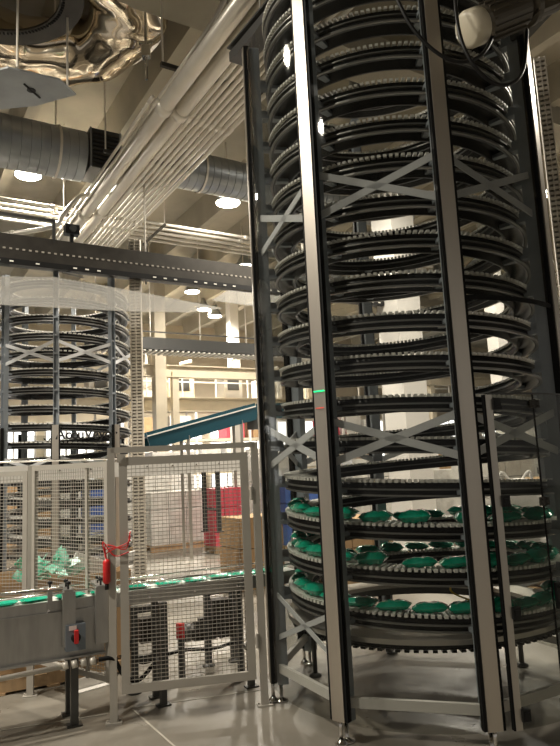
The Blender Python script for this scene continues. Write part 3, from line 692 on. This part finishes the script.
# ------------------------------------------------------------------ polished foil bowl and perforated ring
fc = at(40, 2, 7.4)
fo = thing('foil_vessel', fc, 'large wrinkled polished metal ring duct hanging from the ceiling at top left', 'duct')
b = MB(); nA, nB = 96, 28; MR = 1.08
for i in range(nA):
    a = 2*math.pi*i/nA; e = V(math.cos(a), math.sin(a), 0)
    for k in range(nB):
        q = 2*math.pi*k/nB; r = .45; v = fc+e*(MR+r*math.cos(q))+Z*r*.85*math.sin(q)
        n_ = noise.noise(v*1.3)*.09+noise.noise(v*3.4)*.015+abs(noise.noise(v*1.9+V(5, 2, 1)))*.08
        b.v.append(tuple(v+(e*math.cos(q)+Z*math.sin(q))*n_))
b.f = [(i*nB+k, ((i+1) % nA)*nB+k, ((i+1) % nA)*nB+(k+1) % nB, i*nB+(k+1) % nB) for i in range(nA) for k in range(nB)]
b.build('shell', FOIL, fo, True)
rim = MB(); rim.lathe([(MR+.46, -.01), (MR+.53, -.01), (MR+.53, .03), (MR+.46, .03), (MR+.46, -.01)], fc, 72); rim.build('rim', CHROME, fo)
for k in range(3):
    a = k*2.1+.6; e = V(math.cos(a), math.sin(a), 0)*MR; MB().tube([fc+e+Z*.3, fc+e+Z*(CEIL-fc.z)], .016, 8).build('hanger_rod', CHROME, fo)
b = MB(); cl_ = at(146, 52, 6.9); b.tube([cl_-Z*.35, cl_+Z*.5], .016, 8); b.box(cl_, .09, .09, .14); b.box(cl_+Z*.12, .16, .03, .03); b.build('turnbuckle', CHROME, fo)
rc = at(-12, -14, 6.5)
rg = thing('perforated_ring', rc, 'dark perforated metal ring hanging in front of the polished vessel', 'ring')
MB().lathe([(.76, 0), (1.03, 0), (1.03, .12), (1.0, .12), (1.0, .03), (.76, .03), (.76, 0)], rc, 72).build('ring_body', DARKM, rg)
b = MB()
for k in range(110):
    a = 2*math.pi*k/110; e = V(math.cos(a), math.sin(a), 0); b.box(rc+e*.80+Z*(-.004), .035, .022, .012, ax=e)
stuff(b.build('perforations', BLACK, rg))
for k in range(4):
    a = k*math.pi/2-.5; e = V(math.cos(a), math.sin(a), 0); MB().tube([rc+e*.95+Z*.2, rc+e*.95+Z*(CEIL-rc.z)], .012, 8).build('hanger_rod', CONDUIT, rg)
# flat sheet panel below the vessel
pts = [at(-25, 78, 6.9), at(8, 70, 7.2), at(60, 82, 7.3), at(76, 95, 7.0), at(36, 106, 6.7), at(-25, 112, 6.4)]
zc = sum(p.z for p in pts)/6
pts = [V(p.x, p.y, zc) for p in [atz(-25, 76, zc), atz(8, 68, zc), atz(60, 80, zc), atz(76, 95, zc), atz(36, 106, zc), atz(-25, 112, zc)]]
pn = thing('baffle_panel', pts[3], 'flat grey sheet metal baffle panel with a dark slot below the polished vessel', 'panel')
MB().prism(pts, V(0, 0, .02)).build('sheet', GALV, pn)
s0, s1 = atz(24, 84, zc-.005), atz(40, 98, zc-.005); MB().bar(s0, s1, .02, .012).build('slot', BLACK, pn); MB().lathe([(0, 0), (.05, 0), (.05, .008), (0, .008)], s0.lerp(s1, .45)-Z*.004, 12).build('latch', BLACKP, pn)
MB().tube([pts[3]+V(-.1, 0, 0), pts[3]+V(-.1, 0, CEIL-zc)], .014, 8).build('hanger_rod', CONDUIT, pn)
MB().tube([pts[1]+V(.1, 0, 0), pts[1]+V(.1, 0, CEIL-zc)], .014, 8).build('hanger_rod', CONDUIT, pn)
# ------------------------------------------------------------------ drive motor and cables top right
mp_ = at(478, 26, 3.85)
gm = gearmotor('gear_motor', mp_, at(574, -12, 4.1)-mp_, .125, .70, 'dark finned gear motor with cream fan cover at the top right', mat('motor_bronze_grey', (.13, .115, .09), .35, .6), mat('cream_paint', (.66, .60, .46), .45), up=V(.2, -.5, .8).normalized())
MB().bar(at(552, -2, 4.05), polar(C1, 1.12, PH1+3*math.pi/4, 4.75), .12, .10).build('mounting_arm', DARKG, gm)
def cable(pts, r, label): tag(MB().tube(bez(pts, 10), r, 10).build('cable', BLACKP, None, True), label, 'cable')
cable([at(388, -25, 3.7), at(400, 5, 3.7), at(414, 30, 3.7), at(436, 52, 3.7), at(458, 62, 3.72), at(480, 56, 3.78), at(492, 38, 3.85), at(494, 22, 3.9)], .012, 'black cable looping from the left to the drive motor')
cable([at(455, -25, 3.75), at(456, 10, 3.72), at(462, 42, 3.7), at(476, 68, 3.7), at(496, 84, 3.75), at(514, 82, 3.8), at(524, 66, 3.9), at(527, 30, 4.05)], .012, 'black cable hanging lower below the drive motor')
# ------------------------------------------------------------------ high bay lamps
def lamp(p, label, r=.24):
    o = thing('high_bay_lamp', p, label, 'lamp', 'high bay ceiling lamps')
    MB().lathe([(r, 0), (r*1.04, .0), (r*1.02, .05), (r*.8, .16), (r*.45, .26), (r*.4, .40), (0, .40)], p, 24).build('reflector', GALV, o, True)
    MB().lathe([(0, -.01), (r*.97, -.01), (r*.97, .02)], p, 24).build('lens', LENS, o)
    MB().tube([p+Z*.4, V(p.x, p.y, soffit(p))], .014, 8).build('stem', CONDUIT, o)
    ld = bpy.data.lights.new('lamp_light', 'AREA'); ld.shape = 'DISK'; ld.size = r*1.9; ld.energy = LAMP_W; ld.color = (1, .92, .79); ld.spread = math.radians(160)
    l = bpy.data.objects.new('lamp_light', ld); col.objects.link(l); l.location = p-Z*.03; l.parent = o; l.matrix_parent_inverse = Matrix.Translation(-p)
    return o
lamp(atz(228, 203, 6.9), 'round glowing high bay lamp beside the grey round duct')
lamp(V(-2.2, 22.3, 7.0), 'small far high bay lamp with visible shade below the overhead conveyor')
lamp(V(-4.54, 11.43, 7.3), 'glowing high bay lamp just under the left round duct')
k = 0
for t, s in ((7.4, 6.2), (3.4, 9.2), (5.6, -1.0), (3.6, -3.6), (9.2, 11.5), (15.5, 8.5), (18.5, 8.2), (20.5, 9.5), (21.5, 14.5), (14.0, 14.5)):  # lamps near the camera are added, placed for the light they give
    lamp(hall(t, s, 7.3), 'round glowing high bay lamp hung below the ceiling ribs %s' % ('overhead near the camera, added to light the foreground' if t < 8 else 'in the rear of the hall'))
# ------------------------------------------------------------------ rear hall fittings
def slatted_gantry():
    t = 14.5; s0, s1 = 3.9, 13.5
    o = thing('gantry_conveyor', hall(t, s0, 4.2), 'dark slatted gantry conveyor in the rear beyond the teal incline', 'conveyor')
    MB().bar(hall(t, s0, 4.72), hall(t, s1, 4.72), .05, .28).build('side_plate', DARKG, o)
    MB().bar(hall(t+.6, s0, 4.72), hall(t+.6, s1, 4.72), .05, .28).build('side_plate', DARKG, o)
    MB().bar(hall(t+.3, s0, 4.82), hall(t+.3, s1, 4.82), .55, .04).build('belt', DARKM, o)
    b = MB()
    for i in range(int((s1-s0)/.14)): b.bar(hall(t, s0+i*.14, 4.55), hall(t+.6, s0+i*.14+.0, 4.55), .06, .03)
    stuff(b.build('return_slats', SLAT, o))
    MB().bar(hall(t, s0, 5.0), hall(t, s1, 5.0), .03, .03).build('hand_rail', DARKG, o)
    for i in range(8): MB().tube([hall(t, s0+.1+i*1.3, 4.8), hall(t, s0+.1+i*1.3, CEIL)], .015, 6).build('hanger_rod', CONDUIT, o)
slatted_gantry()
for i, (t, z, h, lab) in enumerate(((18.2, 4.65, .34, 'upper'), (19.4, 3.75, .40, 'lower'))):
    o = thing('mezzanine_beam', hall(t, -10, z), '%s long beige beam crossing the rear of the hall' % lab, 'beam')
    MB().bar(hall(t, -12, z), hall(t, 22, z), .05, h).build('web', BEIGE, o)
    for s in (-1, 1): MB().bar(hall(t, -12, z+s*h/2), hall(t, 22, z+s*h/2), .26, .03).build('flange', BEIGE, o)
    for s in (-8, -3, 2.2, 7.4, 12.6, 18): MB().box(hall(t+.02, s, z/2), .2, .2, z, ax=D2).build('support_post', BEIGE, o)
def incline():
    a, b_ = at(145, 442, 12.5), at(252, 412, 13.6)
    o = thing('incline_conveyor', a, 'teal painted incline conveyor rising to the right beyond the gate', 'conveyor')
    n = (b_-a).cross(Z).normalized(); u = n.cross(b_-a).normalized()
    for s in (-1, 1): MB().bar(a+n*s*.22, b_+n*s*.22, .03, .34).build('side_frame', TEAL, o)
    MB().bar(a+u*.08, b_+u*.08, .42, .03).build('belt', mat('dark_belt', (.03, .045, .05), .5), o)
    MB().bar(a+n*.24+u*.10, b_+n*.24+u*.10, .02, .025).build('edge_trim', WHITE, o)
    e = b_+(b_-a).normalized()*.9; e.z = b_.z+.03
    for s in (-1, 1): MB().bar(b_+n*s*.22, e+n*s*.22, .03, .3).build('level_frame', TEAL, o)
    for q in (.35, .85):
        p_ = a.lerp(b_, q)
        for s in (-1, 1): MB().bar(V(p_.x, p_.y, 0)+n*s*.2, p_+n*s*.2-Z*.1, .06, .06).build('leg', ALU, o)
    MB().box(b_-Z*.25+n*.1, .3, .25, .25).build('drive_unit', DARKG, o)
incline()
# wrapped pallet loads, cartons, crates, cabinets in the rear
CT = [0]
def load(p, L, W, H, m_, label, cat='pallet load'):
    p = V(p.x, p.y, 0); o = thing('pallet_load', p, label, cat)
    for s in (-1, 0, 1): MB().box(p+D1*s*(W/2-.06)+Z*.06, L, .09, .10, ax=D2).build('pallet_stringer', WOOD, o)
    MB().box(p+Z*.125, L, W, .025, ax=D2).build('pallet_deck', WOOD, o)
    nz = max(1, int(H/.33)); nx = 3
    for k in range(nz):
        for i in range(nx): MB().box(p+D2*(-L/2+L/nx*(i+.5))+Z*(.14+H/nz*(k+.5)), L/nx-.012, W-.02, H/nz-.012, ax=D2).build('carton', m_, o)
loads = [ (224, 548, 13.5, .62, .6, 1.15, PINK, 'red cartons stacked on a pallet behind the gate'),
 (170, 545, 14.5, 1.2, 1.0, 1.1, WRAP, 'pale wrapped pallet load left of the tall red stack'),
 (252, 560, 9.6, .7, .7, .85, CARD, 'tall brown carton pallet at the right side of the gate'),
 (140, 545, 14.5, 1.2, 1.0, 1.5, WRAP, 'pale wrapped pallet load behind the left side of the gate'),
 (110, 540, 16.5, 1.2, 1.0, 1.3, BLUE, 'blue crates stacked on a pallet beyond the rear spiral'),
 (20, 545, 14.5, 1.2, 1.0, 1.4, CARD, 'brown carton pallet beyond the left edge of the rear spiral'),
 (345, 560, 9.6, 1.1, .9, .75, CARD, 'brown carton pallet seen low between the first two guard posts'),
 (365, 530, 14.2, 1.2, 1.0, 1.6, WRAP, 'pale wrapped pallet load behind the white column base'),
 (470, 545, 13.6, 1.2, 1.0, 1.3, WRAP, 'pale wrapped load right of the white column'),
 (432, 540, 17.0, 1.2, 1.0, 1.8, CARD, 'tall brown carton pallet far behind the near spiral'),
 (300, 540, 13.5, 1.2, 1.0, 1.2, BLUE, 'blue crates on a pallet left behind the near spiral'),
 (275, 535, 15.5, 1.2, 1.0, 1.6, WRAP, 'pale wrapped pallet load just right of the gate'),
 (500, 545, 13.0, 1.3, 1.0, 1.5, WRAP, 'pale wrapped load behind the clear guard door'),
 (555, 545, 12.0, 1.2, 1.0, 1.1, CARD, 'brown carton pallet at the far right behind the guard door')]
for px, py, Y, L, W, H, m_, lab in loads: load(at(px, py, Y), L, W, H, m_, lab)
def cabinet(p, W, D, H, m_, label):
    p = V(p.x, p.y, 0); o = thing('control_cabinet', p, label, 'cabinet'); n = -D1
    MB().box(p+Z*(H/2+.05), W, D, H, ax=D2).build('body', m_, o); MB().box(p+Z*.03, W-.06, D-.06, .06, ax=D2).build('plinth', DARKG, o)
    for s in (-1, 1):
        dr = MB().box(p+n*(D/2+.01)+D2*s*W/4+Z*(H/2+.05), W/2-.03, .02, H-.06, ax=D2).build('cabinet_door', m_, o)
        MB().box(p+n*(D/2+.03)+D2*s*.06+Z*(H/2), .025, .03, .16, ax=D2).build('handle', BLACKP, dr)
cabinet(at(170, 500, 16.5), 1.1, .6, 2.1, WHITE, 'white control cabinet far behind the gate')
cabinet(at(350, 500, 17.5), 1.3, .6, 2.2, ALU, 'grey control cabinet far behind between the guard posts')
cabinet(at(415, 500, 16.0), 1.2, .6, 2.0, WHITE, 'white control cabinet right of the white column')
cabinet(at(60, 500, 18.0), 1.3, .6, 2.1, WHITE, 'white control cabinet beyond the rear spiral')
cabinet(at(530, 480, 18.0), 1.4, .6, 2.4, WHITE, 'white control cabinet far behind the guard door')
def rack(p, n, label):
    p = V(p.x, p.y, 0); o = thing('storage_rack', p, label, 'rack')
    W = 2.4*n
    for k in range(n+1):
        for s in (0, 1): MB().box(p+D2*k*2.4+D1*s*.9+Z*2.1, .09, .09, 4.2, ax=D2).build('upright', WHITE, o)
    for z in (1.5, 2.8, 4.0):
        for s in (0, 1): MB().bar(p+D1*s*.9+Z*z, p+D2*W+D1*s*.9+Z*z, .05, .10).build('beam', BEIGE, o)
        MB().bar(p+D1*.45+Z*(z+.06), p+D2*W+D1*.45+Z*(z+.06), .88, .02).build('shelf_deck', ALU, o)
    return p
rp = rack(hall(23.5, 8.0, 0), 5, 'long storage rack with beige beams in the rear right of the hall')
j = 0
for k in range(5):
    for z, nm in ((0.0, 'floor'), (1.57, 'lowest shelf'), (2.87, 'middle shelf')):
        for i in range(2):
            if random.random() < .25: continue
            h = random.uniform(.7, 1.0); q = rp+D2*(k*2.4+.65+i*1.12)+D1*.45+Z*(z+h/2+.003)
            tag(MB().box(q, random.uniform(.8, 1.0), .8, h, ax=D2).build('rack_carton', random.choice((CARD, WRAP, WHITE, PINK, BLUE)), None), 'carton load standing on the %s of the rear storage rack' % nm, 'carton', 'cartons on the %s of the rear rack' % nm)
# upper equipment standing on the platform of the lower beam
pf = thing('platform_deck', hall(19.9, -3, 3.95), 'pale platform deck lying on the lower beam in the rear', 'platform')
MB().bar(hall(19.9, -8, 3.985), hall(19.9, 20, 3.985), 1.3, .03).build('deck_plate', BEIGE, pf)
for i in range(24): MB().box(hall(19.3, -7.5+i*1.2, 4.5), .04, .04, 1.0, ax=D2).build('rail_post', WHITE, pf)
for z in (4.5, 5.0): MB().bar(hall(19.3, -8, z), hall(19.3, 20, z), .04, .04).build('hand_rail', WHITE, pf)
for i, s_ in enumerate((5.6, 7.0, 8.2, 10.1, 11.6, 13.6)):
    o = thing('process_unit', hall(19.9, s_, 4.0), '%s pale machine unit on the rear platform, counted from the left' % WORDS[i], 'machine')
    h = (.7, 1.1, .8, 1.0, .7, 1.2)[i]; w_ = (.8, .6, .9, .7, .9, .8)[i]
    MB().box(hall(19.9, s_, 4.0+h/2), w_, .6, h, ax=D2).build('body', (ALU, WHITE, BEIGE)[i % 3], o)
    MB().box(hall(19.58, s_, 4.0+h*.55), w_*.6, .03, h*.5, ax=D2).build('access_panel', (DARKG, ALU, DARKG)[i % 3], o)
    MB().tube([hall(19.9, s_+.1, 4.0+h), hall(19.9, s_+.1, 4.4+h), hall(19.9, s_+.5, 4.5+h)], .06, 10).build('pipe_stub', CONDUIT, o)
# white bulk sacks behind the door
def sack(p, label, sx=.5, h=.62):
    o = thing('bulk_sack', V(p.x, p.y, p.z-h/2), label, 'sack')
    b = MB(); n = 20; prof = [(.0, 0), (.8, .0), (1, .08), (1.02, .4), (.86, .8), (.6, .97), (0, 1)]
    for i, (r, z) in enumerate(prof):
        for k in range(n):
            a = 2*math.pi*k/n; c, s = math.cos(a), math.sin(a); e = (abs(c)**4+abs(s)**4)**-.25
            b.v.append((p.x+r*sx/2*e*c*(1+.06*math.sin(5*a+i)), p.y+r*sx/2*e*s, p.z-h/2+z*h))
    b.f += [(i*n+k, i*n+(k+1) % n, (i+1)*n+(k+1) % n, (i+1)*n+k) for i in range(len(prof)-1) for k in range(n)]
    b.build('sack_body', SACK, o, True)
    for s in (-1, 1): MB().tube(bez([V(p.x+s*sx*.35, p.y, p.z+h*.35), V(p.x+s*sx*.3, p.y, p.z+h*.62), V(p.x+s*sx*.1, p.y, p.z+h*.42)], 6), .02, 6).build('lifting_loop', SACK, o, True)
st_ = at(528, 560, 8.2); s1p = V(st_.x, st_.y, .62); s2p = V(st_.x-.1, st_.y, 1.24)
pallet(V(st_.x, st_.y, 0), 1.0, .8, V(1, 0, 0), 'wooden pallet under the white sacks behind the guard door', 0); 
sack(V(st_.x, st_.y, .145+.31), 'lower white fabric sack on pallet behind the guard door', .62, .62); sack(V(st_.x-.05, st_.y, .145+.62+.315), 'upper white fabric sack stacked behind the guard door', .58, .62)
# yellow reflection in the near guard, imitated by a thin rod
o = thing('yellow_reflection', at(452, 586, 4.1), 'bent yellow rod imitating a reflection in the guard near the second post', 'reflection')
MB().tube(bez([at(460, 560, 4.25), at(452, 582, 4.2), at(452, 592, 4.2), at(470, 600, 4.2), at(486, 604, 4.2)], 6), .006, 8).build('rod', YEL, o, True)
